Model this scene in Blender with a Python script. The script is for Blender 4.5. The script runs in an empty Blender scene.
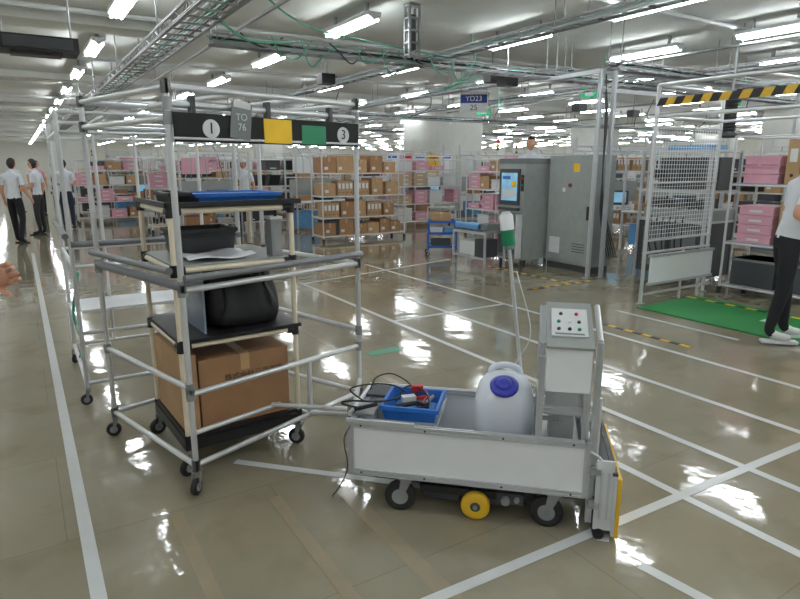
import bpy, math, random
from math import sin, cos, pi, radians, exp, sqrt
from mathutils import Vector, Matrix
random.seed(7)
SC = bpy.context.scene
COL = SC.collection
try:
    SC.view_settings.view_transform = 'Standard'
except Exception: pass

# ------------------------------------------------------------------ materials
def lin(c):
    return tuple(((x/255.)/12.92 if x/255. <= .04045 else ((x/255.+.055)/1.055)**2.4) for x in c)
MATS = {}
def mat(name, rgb, rough=.5, metal=0., var=.06, vscale=8., bump=0., coat=0., emit=None, alpha=None, trans=0.):
    if name in MATS: return MATS[name]
    m = bpy.data.materials.new(name); m.use_nodes = True
    nt = m.node_tree; b = nt.nodes['Principled BSDF']
    c = lin(rgb)
    tc = nt.nodes.new('ShaderNodeTexCoord'); nz = nt.nodes.new('ShaderNodeTexNoise')
    nz.inputs['Scale'].default_value = vscale; nz.inputs['Detail'].default_value = 3
    nt.links.new(tc.outputs['Object'], nz.inputs['Vector'])
    rp = nt.nodes.new('ShaderNodeValToRGB')
    rp.color_ramp.elements[0].position = .3; rp.color_ramp.elements[1].position = .7
    rp.color_ramp.elements[0].color = tuple(x*(1-var) for x in c)+(1,)
    rp.color_ramp.elements[1].color = tuple(min(1, x*(1+var)) for x in c)+(1,)
    nt.links.new(nz.outputs['Fac'], rp.inputs['Fac']); nt.links.new(rp.outputs['Color'], b.inputs['Base Color'])
    b.inputs['Roughness'].default_value = rough; b.inputs['Metallic'].default_value = metal
    b.inputs['Coat Weight'].default_value = coat
    if trans: b.inputs['Transmission Weight'].default_value = trans
    if emit:
        b.inputs['Emission Color'].default_value = c+(1,); b.inputs['Emission Strength'].default_value = emit
    if bump:
        bp = nt.nodes.new('ShaderNodeBump'); bp.inputs['Strength'].default_value = bump
        nt.links.new(nz.outputs['Fac'], bp.inputs['Height']); nt.links.new(bp.outputs['Normal'], b.inputs['Normal'])
    MATS[name] = m
    return m
ALU = mat('aluminium_tube', (214,216,219), .28, .5, .04)
ALUP = mat('aluminium_profile', (196,199,203), .38, .45, .05)
STEEL = mat('galvanised_steel', (150,152,153), .45, .5, .1)
GREYP = mat('grey_plastic_pipe', (112,114,119), .4)
CREAM = mat('cream_coated_pipe', (226,214,190), .35)
BLACK = mat('black_plastic', (24,24,26), .45)
BLACKM = mat('black_matte', (14,14,15), .7)
RUBBER = mat('rubber_dark', (34,34,36), .7)
DGREY = mat('dark_grey', (62,64,68), .5)
MGREY = mat('mid_grey_paint', (110,116,116), .5)
LGREY = mat('light_grey_paint', (145,150,148), .45)
WHITE = mat('white_panel', (233,235,239), .3, var=.02)
WHITE2 = mat('white_paint', (208,211,213), .5, var=.03)
HDPE = mat('milky_polyethylene', (222,228,238), .35, var=.03, vscale=3)
PURP = mat('blue_violet_cap', (52,58,170), .35)
BLUE = mat('blue_plastic', (38,105,190), .4)
BLUEL = mat('light_blue_plastic', (92,150,200), .4)
RED = mat('red_plastic', (180,34,34), .4)
GREEN = mat('green_plastic', (20,125,85), .4)
GRMAT = mat('green_rubber_mat', (30,120,58), .7, bump=.2, vscale=60)
YEL = mat('yellow_paint', (222,178,42), .45)
YELF = mat('yellow_sheet', (228,184,30), .5)
PINK = mat('pink_crate', (212,158,176), .5)
CARD = mat('cardboard', (150,112,78), .8, var=.1, vscale=5)
CARD2 = mat('cardboard_light', (170,136,100), .8, var=.1, vscale=5)
TAPEB = mat('brown_packing_tape', (178,146,104), .3)
INK = mat('print_ink', (50,36,26), .7)
SKIN = mat('skin', (196,144,120), .5, var=.05)
HAIR = mat('dark_hair', (28,22,20), .6)
SHIRT = mat('white_shirt', (212,216,222), .8, bump=.15, vscale=12)
PINKS = mat('pink_shirt', (220,165,180), .8)
PANTS = mat('black_trousers', (26,27,32), .85)
NAVY = mat('navy_trousers', (34,40,60), .85)
SHOE = mat('white_shoe', (220,220,220), .6)
EYEW = mat('eye_white', (235,235,235), .3)
LIP = mat('lip', (165,85,80), .5)
SCREEN = mat('screen_display', (120,165,190), .2, emit=.6, var=.3, vscale=6)
TEAL = mat('teal_hose', (90,170,148), .4)
TUBE = mat('fluorescent_tube', (248,253,255), .4, var=0., emit=42.)
CONC = mat('painted_column', (206,207,202), .7, vscale=2)
WOOD = mat('beige_board', (182,160,132), .7)

# ------------------------------------------------------------------ mesh builder
class MB:
    def __init__(s, name): s.name=name; s.v=[]; s.f=[]; s.m=[]; s.sm=[]; s.mats=[]
    def mi(s, m):
        if m not in s.mats: s.mats.append(m)
        return s.mats.index(m)
    def raw(s, verts, faces, m, smooth=False):
        o=len(s.v); k=s.mi(m); s.v += [tuple(v) for v in verts]
        for f in faces: s.f.append([i+o for i in f]); s.m.append(k); s.sm.append(smooth)
    def bx(s, x0,y0,z0,x1,y1,z1, m, M=None):
        vs=[Vector(p) for p in ((x0,y0,z0),(x1,y0,z0),(x1,y1,z0),(x0,y1,z0),(x0,y0,z1),(x1,y0,z1),(x1,y1,z1),(x0,y1,z1))]
        if M is not None: vs=[M@v for v in vs]
        s.raw(vs, [(0,3,2,1),(4,5,6,7),(0,1,5,4),(1,2,6,5),(2,3,7,6),(3,0,4,7)], m)
    def box(s, c, d, m, rot=None):
        M = Matrix.Translation(c) @ (rot.to_4x4() if rot is not None else Matrix.Identity(4))
        s.bx(-d[0]/2,-d[1]/2,-d[2]/2,d[0]/2,d[1]/2,d[2]/2,m,M)
    def frame(s, d):
        d=Vector(d).normalized(); up=Vector((0,0,1)) if abs(d.z)<.95 else Vector((0,1,0))
        a=d.cross(up).normalized(); return a, a.cross(d).normalized()
    def tube(s, p0,p1,r,m,seg=10,r2=None,caps=True):
        p0=Vector(p0);p1=Vector(p1); a,b=s.frame(p1-p0); r2=r if r2 is None else r2
        vs=[]
        for p,rr in ((p0,r),(p1,r2)):
            for i in range(seg):
                t=2*pi*i/seg; vs.append(p+a*cos(t)*rr+b*sin(t)*rr)
        s.raw(vs,[(i,(i+1)%seg,seg+(i+1)%seg,seg+i) for i in range(seg)],m,True)
        if caps:
            s.raw(vs[:seg],[tuple(range(seg))[::-1]],m); s.raw(vs[seg:],[tuple(range(seg))],m)
    def poly(s, pts, r, m, seg=8, radii=None):
        pts=[Vector(p) for p in pts]; n=len(pts); vs=[]; a0=None
        for k,p in enumerate(pts):
            d=(pts[min(k+1,n-1)]-pts[max(k-1,0)]).normalized()
            if a0 is None: a0,_=s.frame(d)
            a=(a0-d*a0.dot(d)).normalized(); b=a.cross(d); a0=a
            rr=radii[k] if radii else r
            for i in range(seg):
                t=2*pi*i/seg; vs.append(p+a*cos(t)*rr+b*sin(t)*rr)
        fs=[(k*seg+i,k*seg+(i+1)%seg,(k+1)*seg+(i+1)%seg,(k+1)*seg+i) for k in range(n-1) for i in range(seg)]
        fs+= [tuple(range(seg))[::-1], tuple((n-1)*seg+i for i in range(seg))]
        s.raw(vs,fs,m,True)
    def spline(s, ctrl, r, m, seg=7, n=8):
        c=[Vector(p) for p in ctrl]; c=[c[0]*2-c[1]]+c+[c[-1]*2-c[-2]]; pts=[]
        for k in range(1,len(c)-2):
            for j in range(n):
                t=j/n; p0,p1,p2,p3=c[k-1:k+3]
                pts.append(.5*((2*p1)+(p2-p0)*t+(2*p0-5*p1+4*p2-p3)*t*t+(3*p1-p0-3*p2+p3)*t**3))
        pts.append(c[-2]); s.poly(pts,r,m,seg)
    def extr(s, p0,p1,w,m, h=None):
        """T-slot aluminium profile"""
        h=h or w; p0=Vector(p0);p1=Vector(p1); a,b=s.frame(p1-p0); W=w/2;Hh=h/2; g=w*.13; dp=w*.2
        sec=[(-W,-Hh),(-g,-Hh),(-g,-Hh+dp),(g,-Hh+dp),(g,-Hh),(W,-Hh),(W,-g),(W-dp,-g),(W-dp,g),(W,g),(W,Hh),(g,Hh),(g,Hh-dp),(-g,Hh-dp),(-g,Hh),(-W,Hh),(-W,g),(-W+dp,g),(-W+dp,-g),(-W,-g)]
        n=len(sec); vs=[p+a*x+b*y for p in (p0,p1) for x,y in sec]
        s.raw(vs,[(i,(i+1)%n,n+(i+1)%n,n+i) for i in range(n)]+[tuple(range(n))[::-1],tuple(range(n,2*n))],m)
    def lathe(s, c, prof, m, seg=20, axis=(0,0,1), smooth=True):
        c=Vector(c); d=Vector(axis).normalized(); a,b=s.frame(d); vs=[]
        for r,h in prof:
            for i in range(seg):
                t=2*pi*i/seg; vs.append(c+d*h+(a*cos(t)+b*sin(t))*r)
        n=len(prof); fs=[(k*seg+i,k*seg+(i+1)%seg,(k+1)*seg+(i+1)%seg,(k+1)*seg+i) for k in range(n-1) for i in range(seg)]
        s.raw(vs,fs,m,smooth); s.raw(vs[:seg],[tuple(range(seg))[::-1]],m); s.raw(vs[-seg:],[tuple(range(seg))],m)
    def sph(s, c, r, m, nu=14, nv=10, fn=None, mf=None, rot=None):
        vs=[];us=[]
        for j in range(nv+1):
            ph=pi*j/nv
            for i in range(nu):
                t=2*pi*i/nu; u=Vector((sin(ph)*cos(t),sin(ph)*sin(t),cos(ph))); us.append(u)
                p=fn(u) if fn else Vector((u.x*r[0],u.y*r[1],u.z*r[2]))
                if rot is not None: p=rot@p
                vs.append(Vector(c)+p)
        for j in range(nv):
            for i in range(nu):
                q=(j*nu+i,(j+1)*nu+i,(j+1)*nu+(i+1)%nu,j*nu+(i+1)%nu)
                mm=m
                if mf:
                    uc=(us[q[0]]+us[q[1]]+us[q[2]]+us[q[3]])/4; mm=mf(uc)
                k=s.mi(mm)
                if i==0 and j==0: o=len(s.v); s.v+=[tuple(v) for v in vs]
                s.f.append([x+o for x in q]); s.m.append(k); s.sm.append(True)
    def mesh(s):
        me=bpy.data.meshes.new(s.name); me.from_pydata(s.v,[],s.f)
        for m in s.mats: me.materials.append(m)
        me.polygons.foreach_set('material_index',s.m); me.polygons.foreach_set('use_smooth',s.sm)
        me.update(); return me
    def build(s, loc=(0,0,0), rz=0, bevel=0, me=None):
        ob=bpy.data.objects.new(s.name, me or s.mesh()); COL.objects.link(ob)
        ob.location=loc; ob.rotation_euler=(0,0,rz)
        if bevel:
            b=ob.modifiers.new('bevel','BEVEL'); b.width=bevel; b.segments=2; b.limit_method='ANGLE'; b.angle_limit=radians(50); b.harden_normals=False
        return ob
def inst(name, me, loc, rz=0):
    ob=bpy.data.objects.new(name, me); COL.objects.link(ob); ob.location=loc; ob.rotation_euler=(0,0,rz); return ob
def text(parent, name, body, loc, rot, size, m, ext=.0008):
    cu=bpy.data.curves.new(name,'FONT'); cu.body=body; cu.size=size; cu.extrude=ext; cu.align_x='CENTER'; cu.align_y='CENTER'
    tmp=bpy.data.objects.new(name,cu); COL.objects.link(tmp)
    dg=bpy.context.evaluated_depsgraph_get(); me=bpy.data.meshes.new_from_object(tmp.evaluated_get(dg))
    bpy.data.objects.remove(tmp); me.materials.clear(); me.materials.append(m)
    ob=bpy.data.objects.new(name,me); COL.objects.link(ob); ob.parent=parent; ob.location=loc; ob.rotation_euler=rot; return ob
FR=(pi/2,0,0)   # text facing local -Y

def caster(b, x, y, r=.05, w=.025, ang=0., ztop=None, body=STEEL, tyre=RUBBER, hub=LGREY):
    R=Matrix.Translation((x,y,0))@Matrix.Rotation(ang,4,'Z')
    ax=(R.to_3x3()@Vector((0,1,0)))
    off=R@Vector((-r*.35,0,r))
    b.lathe(off-ax*w/2, [(r*.82,0),(r*.97,w*.1),(r,w*.3),(r,w*.7),(r*.97,w*.9),(r*.82,w)], tyre, 22, ax)
    for sg in (-1,1):
        b.lathe(off+ax*sg*(w/2+.0005)-ax*.002, [(r*.52,0),(r*.52,.004)], hub, 18, ax)
        b.lathe(off+ax*sg*(w/2+.006)-ax*.004, [(r*.16,0),(r*.16,.008)], body, 8, ax)
    zt=ztop or 2.35*r
    for sg in (-1,1):
        y0=sg*(w/2+.005); y1=y0+sg*.003
        ys=sorted((y0,y1))
        vs=[(-r*.35-r*.14,ys[0],r*.88),(-r*.35+r*.14,ys[0],r*.88),(r*.42,ys[0],zt-.012),(-r*.3,ys[0],zt-.012)]
        vs2=[(a,ys[1],c) for a,_,c in vs]
        b.raw([R@Vector(p) for p in vs+vs2],[(0,1,2,3),(7,6,5,4),(0,4,5,1),(1,5,6,2),(2,6,7,3),(3,7,4,0)],body)
    b.bx(-r*.4,-(w/2+.009),zt-.014,r*.5,w/2+.009,zt-.009,body,R)
    b.lathe(R@Vector((0,0,zt-.01)),[(r*.4,0),(r*.4,.01)],body,12)

# ------------------------------------------------------------------ room
def floor_mat():
    m=bpy.data.materials.new('glossy_epoxy_floor'); m.use_nodes=True; nt=m.node_tree; N=nt.nodes; L=nt.links
    b=N['Principled BSDF']; tc=N.new('ShaderNodeTexCoord')
    n1=N.new('ShaderNodeTexNoise'); n1.inputs['Scale'].default_value=.55; n1.inputs['Detail'].default_value=6; n1.inputs['Roughness'].default_value=.6
    L.new(tc.outputs['Object'],n1.inputs['Vector'])
    r1=N.new('ShaderNodeValToRGB'); r1.color_ramp.elements[0].position=.3; r1.color_ramp.elements[1].position=.72
    r1.color_ramp.elements[0].color=lin((132,125,105))+(1,); r1.color_ramp.elements[1].color=lin((152,145,126))+(1,)
    L.new(n1.outputs['Fac'],r1.inputs['Fac'])
    br=N.new('ShaderNodeTexBrick'); br.offset=.5
    br.inputs['Scale'].default_value=1.; br.inputs['Brick Width'].default_value=1.82; br.inputs['Row Height'].default_value=.91; br.inputs['Mortar Size'].default_value=.003
    br.inputs['Color1'].default_value=(1,1,1,1); br.inputs['Color2'].default_value=(.95,.945,.93,1); br.inputs['Mortar'].default_value=(.78,.76,.72,1)
    L.new(tc.outputs['Object'],br.inputs['Vector'])
    mx=N.new('ShaderNodeMixRGB'); mx.blend_type='MULTIPLY'; mx.inputs['Fac'].default_value=.9
    L.new(r1.outputs['Color'],mx.inputs[1]); L.new(br.outputs['Color'],mx.inputs[2])
    n2=N.new('ShaderNodeTexNoise'); n2.inputs['Scale'].default_value=3.5; n2.inputs['Detail'].default_value=8
    L.new(tc.outputs['Object'],n2.inputs['Vector'])
    r2=N.new('ShaderNodeValToRGB'); r2.color_ramp.elements[0].position=.52; r2.color_ramp.elements[1].position=.75
    r2.color_ramp.elements[0].color=(1,1,1,1); r2.color_ramp.elements[1].color=(.84,.8,.72,1)
    L.new(n2.outputs['Fac'],r2.inputs['Fac'])
    mx2=N.new('ShaderNodeMixRGB'); mx2.blend_type='MULTIPLY'; mx2.inputs['Fac'].default_value=1
    L.new(mx.outputs['Color'],mx2.inputs[1]); L.new(r2.outputs['Color'],mx2.inputs[2])
    L.new(mx2.outputs['Color'],b.inputs['Base Color'])
    rr=N.new('ShaderNodeMapRange'); rr.inputs['From Min'].default_value=.3; rr.inputs['From Max'].default_value=.7; rr.inputs['To Min'].default_value=.03; rr.inputs['To Max'].default_value=.11
    L.new(n2.outputs['Fac'],rr.inputs['Value']); L.new(rr.outputs['Result'],b.inputs['Roughness'])
    n3=N.new('ShaderNodeTexNoise'); n3.inputs['Scale'].default_value=5; n3.inputs['Detail'].default_value=3
    L.new(tc.outputs['Object'],n3.inputs['Vector'])
    bp=N.new('ShaderNodeBump'); bp.inputs['Strength'].default_value=.13; bp.inputs['Distance'].default_value=.02
    L.new(n3.outputs['Fac'],bp.inputs['Height']); L.new(bp.outputs['Normal'],b.inputs['Normal'])
    b.inputs['IOR'].default_value=1.75
    return m
X0,X1,Y0,Y1,CH=-7.,44.,-7.,62.,3.5
fl=MB('floor'); fl.bx(X0,Y0,-.1,X1,Y1,0,floor_mat()); fl.build()
CEIL=mat('ceiling_board',(212,214,210),.85,vscale=1.)
ce=MB('ceiling'); ce.bx(X0,Y0,CH,X1,Y1,CH+.1,CEIL)
for k in range(12):
    y=3.2+k*6.; ce.bx(X0,y,CH-.13,X1,y+.55,CH,CEIL)
ce.build()
WALL=mat('wall_paint',(212,212,204),.7)
for nm,a in (('wall_left',(X0-.1,Y0,0,X0,Y1,CH)),('wall_right',(X1,Y0,0,X1+.1,Y1,CH)),('wall_back',(X0,Y0-.1,0,X1,Y0,CH)),('wall_far',(X0,Y1,0,X1,Y1+.1,CH))):
    w=MB(nm); w.bx(*a,WALL); w.build()

def column(x,y,h):
    cm=MB('structural_column'); cm.bx(-h,-h,0,h,h,CH,CONC); cm.bx(-h-.03,-h-.03,0,h+.03,h+.03,.12,MGREY); cm.build((x,y,0))
column(12.3,17.0,.95)
for (x,y) in ((2.0,31),(20,9.5),(11.4,31),(21,18),(30,18),(21,31),(31,8)): column(x,y,.7)

def lightrow(x, ys):
    b=MB('fluorescent_light_row')
    for y in ys:
        b.bx(x-.09,y-.62,3.33,x+.09,y+.62,3.37,WHITE2)
        b.bx(x-.02,y-.45,3.37,x+.02,y-.41,CH,STEEL); b.bx(x-.02,y+.41,3.37,x+.02,y+.45,CH,STEEL)
        vs=[(x-.09,y-.62,3.33),(x,y-.62,3.27),(x+.09,y-.62,3.33),(x-.09,y+.62,3.33),(x,y+.62,3.27),(x+.09,y+.62,3.33)]
        b.raw(vs,[(0,1,2),(5,4,3),(0,3,4,1),(1,4,5,2)],WHITE2)
        for sx in (-.055,.055):
            b.tube((x+sx,y-.59,3.285),(x+sx,y+.59,3.285),.016,TUBE,6,caps=False)
    b.build()
lightrow(1.2,[y for y in [-4.4+3*k for k in range(22)] ])
lightrow(-1.3,[-4.4+3*k for k in range(22)]); lightrow(-4.2,[-4.4+3*k for k in range(22)])
lightrow(3.8,[-4.74+3*k for k in range(22)])
lightrow(6.2,[-4.2+2.2*k for k in range(6)]+[10+3*k for k in range(17)])
lightrow(8.6,[-4.0+2.1*k for k in range(6)]+[10+3*k for k in range(17)])
for k in range(1,14):
    lightrow(8.6+2.5*k,[-4.2+3.*j+(k%3)*.6 for j in range(22)])

def tray(name, p0, p1, w=.3, h=.1, cables=2, hoses=(), hang=2.):
    b=MB(name); p0=Vector(p0);p1=Vector(p1); L=(p1-p0).length; d=(p1-p0)/L; s=Vector((0,0,1)).cross(d)
    for sg in (-1,1):
        o=s*sg*w/2
        b.extr(p0+o,p1+o,.03,STEEL); b.extr(p0+o+Vector((0,0,h)),p1+o+Vector((0,0,h)),.02,STEEL)
        n=int(L/.25)
        for i in range(n):
            q=p0+o+d*(i*.25); b.tube(q+Vector((0,0,h if i%2 else 0)),q+d*.25+Vector((0,0,0 if i%2 else h)),.006,STEEL,4,caps=False)
    for i in range(int(L/.3)):
        q=p0+d*(i*.3+.1); b.tube(q-s*w/2,q+s*w/2,.011,STEEL,5,caps=False)
    for i in range(int(L/hang)+1):
        for sg in (-1,1):
            q=p0+d*min(i*hang+.05,L)+s*sg*w/2; b.tube(q,(q.x,q.y,CH),.008,STEEL,6,caps=False)
    cm_=[BLACK,TEAL,DGREY,WHITE2,BLACK]
    for c in range(cables):
        pts=[p0+d*(L*j/24)+s*((c-cables/2)*.05+random.uniform(-.03,.03))+Vector((0,0,.025+random.uniform(0,.03))) for j in range(25)]
        b.poly(pts,.011,cm_[c%5],5)
    return b.build()
tray('ceiling_cable_tray',(1.58,1.0,2.9),(1.58,40,2.9),.32,.1,4,hang=3)
tray('ceiling_cable_tray',(1.9,6.85,2.86),(16,6.85,2.86),.2,.09,3,hang=2.5)
tray('ceiling_cable_tray',(6.9,5.7,2.86),(18,5.7,2.86),.2,.09,3,hang=2.5)
tray('ceiling_cable_tray',(5.2,2.0,3.05),(5.2,26,3.05),.14,.07,2,hang=3)
tray('ceiling_cable_tray',(7.4,6.9,3.0),(7.4,34,3.0),.14,.07,2,hang=3)
tray('ceiling_cable_tray',(9.9,1.5,3.05),(9.9,34,3.05),.2,.09,3,hang=3)
tray('ceiling_cable_tray',(3.0,14,2.8),(30,14,2.8),.2,.09,3,hang=3)
tray('ceiling_cable_tray',(3.0,20,2.8),(34,20,2.8),.2,.09,3,hang=4)
tray('ceiling_cable_tray',(6.3,3.0,2.95),(26,3.0,2.95),.25,.1,4,hang=3)
b=MB('hanging_truss_post')
for sx in (-.07,.07):
    for sy in (-.05,.05): b.extr((sx,sy,0),(sx,sy,.62),.025,STEEL)
for k in range(5):
    z=.03+k*.14; b.bx(-.08,-.06,z,.08,.06,z+.02,STEEL)
b.bx(-.03,-.03,.1,.03,.03,.5,DGREY)
b.build((4.30,6.60,2.88))
b=MB('ceiling_air_duct_unit'); b.bx(-.35,-.2,0,.35,.2,.14,BLACK); b.bx(-.3,-.22,.02,.3,-.2,.12,DGREY)
for x in (-.3,.3): b.tube((x,0,.14),(x,0,CH-2.70),.01,STEEL)
b.bx(-.25,-.1,-.03,.2,.1,0,DGREY); b.build((.33,7.4,2.70))
b=MB('overhead_hose_and_cable_run')
for k in range(9):
    x=2.2+k*.35; b.spline([(x,6.75,2.98),(x+.1,6.72,2.90-.1*(k%3)),(x+.3,6.75,2.86-.08*(k%2)),(x+.5,6.8,2.99)],.009,TEAL if k%3 else BLACK)
b.spline([(2,6.3,CH-.01),(2.8,6.5,3.1),(3.8,6.75,3.05),(5,6.8,2.98)],.01,TEAL)
b.spline([(1.65,6.0,3.0),(2.1,6.3,2.84),(2.6,6.6,2.9),(2.9,6.8,2.97)],.014,TEAL)
rs=random.Random(3)
for k in range(34):
    x=rs.uniform(3,22); y=rs.uniform(6.9,22)
    b.spline([(x,y,CH-.01),(x+rs.uniform(-.3,.3),y+.2,3.0),(x+rs.uniform(-.5,.5),y+rs.uniform(-.5,.5),2.75),(x+.6,y+.5,3.0)],.012,rs.choice([BLACK,DGREY,WHITE2,TEAL]),5,6)
b.build()
b=MB('ceiling_conduit_pipes')
for k in range(14):
    y=5+k*3.7; b.tube((-3,y,3.42),(40,y,3.42),.03,WHITE2,8)
for k in range(10):
    x=2.5+k*3.1; b.tube((x,-2,3.22),(x,50,3.22),.022,STEEL,8)
    for j in range(12): b.tube((x,1+j*4,3.22),(x,1+j*4,CH),.008,STEEL,5)
b.build()
b=MB('ceiling_junction_box')
for x,y,z in ((7.2,8.5,3.0),(6.4,7.2,2.75),(10.2,9.2,2.7),(11.5,6.5,2.8),(4.5,9.5,2.9),(13,10,2.75)):
    b.bx(x-.12,y-.1,z,x+.12,y+.1,z+.16,BLACK); b.tube((x,y,z+.16),(x,y,CH),.012,STEEL)
b.build()
b=MB('overhead_cable_reel')
b.lathe((0,0,0),[(.10,0),(.13,.02),(.13,.06),(.085,.08),(.085,.50),(.13,.52),(.13,.56),(.10,.58)],DGREY,22)
for k in range(9): b.lathe((0,0,.10+k*.044),[(.088,0),(.096,.01),(.096,.03),(.088,.04)],BLACK,20)
b.tube((0,0,.58),(0,0,CH-2.0),.02,STEEL); b.build((9.2,5.35,2.0))
b=MB('emergency_exit_sign'); b.bx(-.2,-.02,0,.2,.02,.18,mat('exit_sign_green',(30,170,110),.4,emit=.6)); b.bx(-.08,-.022,.03,.08,-.0205,.15,WHITE)
for x in (-.15,.15): b.tube((x,0,.18),(x,0,CH-3.05),.006,STEEL)
ex=b.mesh()
for x,y in ((10.8,9.5),(15.5,9.0),(12,14.5)): inst('emergency_exit_sign',ex,(x,y,3.05),radians(-40))

# ------------------------------------------------------------------ floor markings
LW=mat('white_floor_tape',(205,208,208),.25,var=.03)
BT=mat('beige_floor_tape',(146,135,114),.12)
def strip(b,x0,y0,x1,y1,m,z=.002): b.bx(x0,y0,0.0005,x1,y1,z,m)
b=MB('white_floor_marking_lines')
strip(b,.05,1.0,.105,13,LW)
for x,ya,yb in ((3.165,-1,7.7),(2.61,.2,2.6),(3.89,-1,6.2),(4.70,-1,8.6),(5.55,2.9,4.3)):
    strip(b,x-.025,ya,x+.025,yb,LW)
def dline(b,p,q,w,m,z=.0022):
    p=Vector((*p,0));q=Vector((*q,0)); d=(q-p).normalized(); s=Vector((-d.y,d.x,0))*w/2
    vs=[p-s,p+s,q+s,q-s]; b.raw([(v.x,v.y,.0006) for v in vs]+[(v.x,v.y,z) for v in vs],[(0,1,2,3)[::-1],(4,7,6,5)[::-1],(0,1,5,4)[::-1],(1,2,6,5)[::-1],(2,3,7,6)[::-1],(3,0,4,7)[::-1]],m)
dline(b,(1.10,1.60),(4.6,1.47),.05,LW)
dline(b,(1.98,1.50),(2.62,2.05),.05,LW,.0026)
dline(b,(1.98,1.31),(2.02,1.02),.05,LW)
dline(b,(.84,3.06),(1.95,1.9),.045,LW,.0026)
dline(b,(3.19,5.2),(4.7,5.2),.05,LW,.0024)
dline(b,(3.19,7.6),(6.2,8.3),.05,LW,.0024)
b.build()
b=MB('beige_floor_tape_lines')
strip(b,.42,1.0,.48,2.7,BT,.0015); strip(b,1.17,1.0,1.25,2.5,BT,.0015); strip(b,.86,1.1,.92,2.6,BT,.0015); strip(b,2.2,3.6,2.26,7,BT,.0015)
b.build()
b=MB('green_floor_patch'); b.bx(2.4,4.3,.0005,2.72,4.42,.002,GREEN); b.build()  # thin flat green rectangle on the floor
def hazard(b,p,q,w,z=.004,zb=.0006,step=.1):
    p=Vector((*p,0));q=Vector((*q,0)); L=(q-p).length; d=(q-p)/L; n=int(L/step)
    for i in range(n): 
        a=p+d*step*i; c=p+d*step*(i+1); dline(b,(a.x,a.y),(c.x,c.y),w,YEL if i%2 else BLACK,z)
b=MB('hazard_floor_tape'); hazard(b,(4.95,4.0),(4.95,3.0),.05); hazard(b,(5.5,5.65),(6.75,5.65),.05); hazard(b,(6.3,7.5),(6.3,5.7),.05); b.build()
b=MB('green_anti_fatigue_mat'); b.bx(5.85,.8,.0005,7.0,4.24,.012,GRMAT); b.bx(6.4,3.1,.0122,6.8,3.16,.013,WHITE2)
for i in range(28): b.bx(6.82,.9+i*.12,.0121,6.88,1.02+i*.12,.015,YEL if i%2 else BLACK)
b.build()

# ------------------------------------------------------------------ aluminium trolley frame
def towcart():
    b=MB('pipe_frame_trolley'); Lx,Ly,Hh=1.11,.97,1.95; r=.0145
    P=[(0,0),(Lx,0),(0,Ly),(Lx,Ly)]
    zb=[.13,.2,.13,.13]
    for (x,y),z in zip(P,zb):
        b.tube((x,y,z),(x,y,Hh),r,ALU,14); b.tube((x,y,Hh),(x,y,Hh+.012),r*.9,BLACK,12)
    def rail(a,c,z,rr=r,m=ALU,z2=None):
        z2=z if z2 is None else z2
        p=(*P[a],z);q=(*P[c],z2); b.tube(p,q,rr,m,12)
        for e in (p,q): b.tube((e[0],e[1],e[2]-.028),(e[0],e[1],e[2]+.028),.021,STEEL,12)
    for a,c in ((0,1),(0,2),(2,3),(1,3)):
        rail(a,c,1.93); rail(a,c,1.80 if (a,c)!=(0,1) else 1.86)
    b.tube((.37,0,1.93),(.37,Ly,1.93),r,ALU); b.tube((.74,0,1.93),(.74,Ly,1.93),r,ALU)
    rail(0,1,1.03,.0155); rail(0,2,1.05,.024,GREYP); rail(0,1,.52); rail(0,1,.15,z2=.22); rail(0,2,.15); rail(2,3,.15); rail(2,3,1.03); rail(1,3,.22,z2=.15)
    rail(0,2,.55); rail(1,3,1.03); rail(1,3,.62)
    b.tube((0.72,0,.19),(.72,0,.52),r,ALU); b.tube((.72,0,.19),(.72,Ly,.16),r,ALU)
    b.tube((0,-.035,1.09),(Lx,-.035,1.09),.018,GREYP); 
    b.tube((.0,-.02,.33),(.5,-.02,.33),.012,ALU)
    b.tube((-.03,.05,1.12),(-.03,Ly,1.12),.018,GREYP,12)
    for (x,y),a in zip((P[0],P[2],P[3]),(.6,-.4,.9)): caster(b,x,y,.042,.026,a,ztop=.13,body=STEEL)
    b.bx(0.01,-.032,1.70,1.10,-.022,1.825,BLACKM)
    b.bx(.47,-.037,1.705,.635,-.0325,1.82,YELF); b.bx(.70,-.037,1.705,.86,-.0325,1.80,GREEN)
    for x in (.185,.985): b.lathe((x,-.0325,1.76),[(.042,0),(.042,.003)],WHITE2,28,(0,-1,0))
    Rm=Matrix.Translation((.34,-.041,1.80))@Matrix.Rotation(.12,4,'Y'); b.bx(-.055,0,-.08,.055,.003,.085,MGREY,Rm); b.bx(-.045,-.0015,.06,.045,.0,.09,WHITE2,Rm)
    for x in (.1,.5,.9): b.bx(x,-.025,1.80,x+.02,0.01,1.90,DGREY)
    b.tube((0,-.03,1.715),(Lx,-.03,1.715),.006,WHITE2)
    ob=b.build((.585,2.84,0),radians(15),bevel=0)
    text(ob,'number_one','1',(.185,-.037,1.76),FR,.07,BLACK); text(ob,'number_three','3',(.985,-.037,1.76),FR,.07,BLACK)
    text(ob,'label_text','TO\n76',(.342,-.043,1.795),FR,.045,WHITE2)
    return ob
towcart()
b=MB('pipe_frame_trolley'); Lx,Ly=1.1,1.06; P=[(0,0),(Lx,0),(0,Ly),(Lx,Ly)]
for x,y in P:
    b.tube((x,y,.12),(x,y,1.93),.0145,ALU,12); caster(b,x,y,.038,.026,x+y,ztop=.12)
for a,c in ((0,1),(0,2),(2,3),(1,3)):
    for z in (1.92,1.80,.95,.5,.15):
        b.tube((*P[a],z),(*P[c],z),.0135,ALU,10)
for x in (.3,.6,.85): b.tube((x,0,1.92),(x,Ly,1.92),.0135,ALU,10); b.tube((x,Ly,.15),(x,Ly,1.92),.0135,ALU,10)
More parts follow.
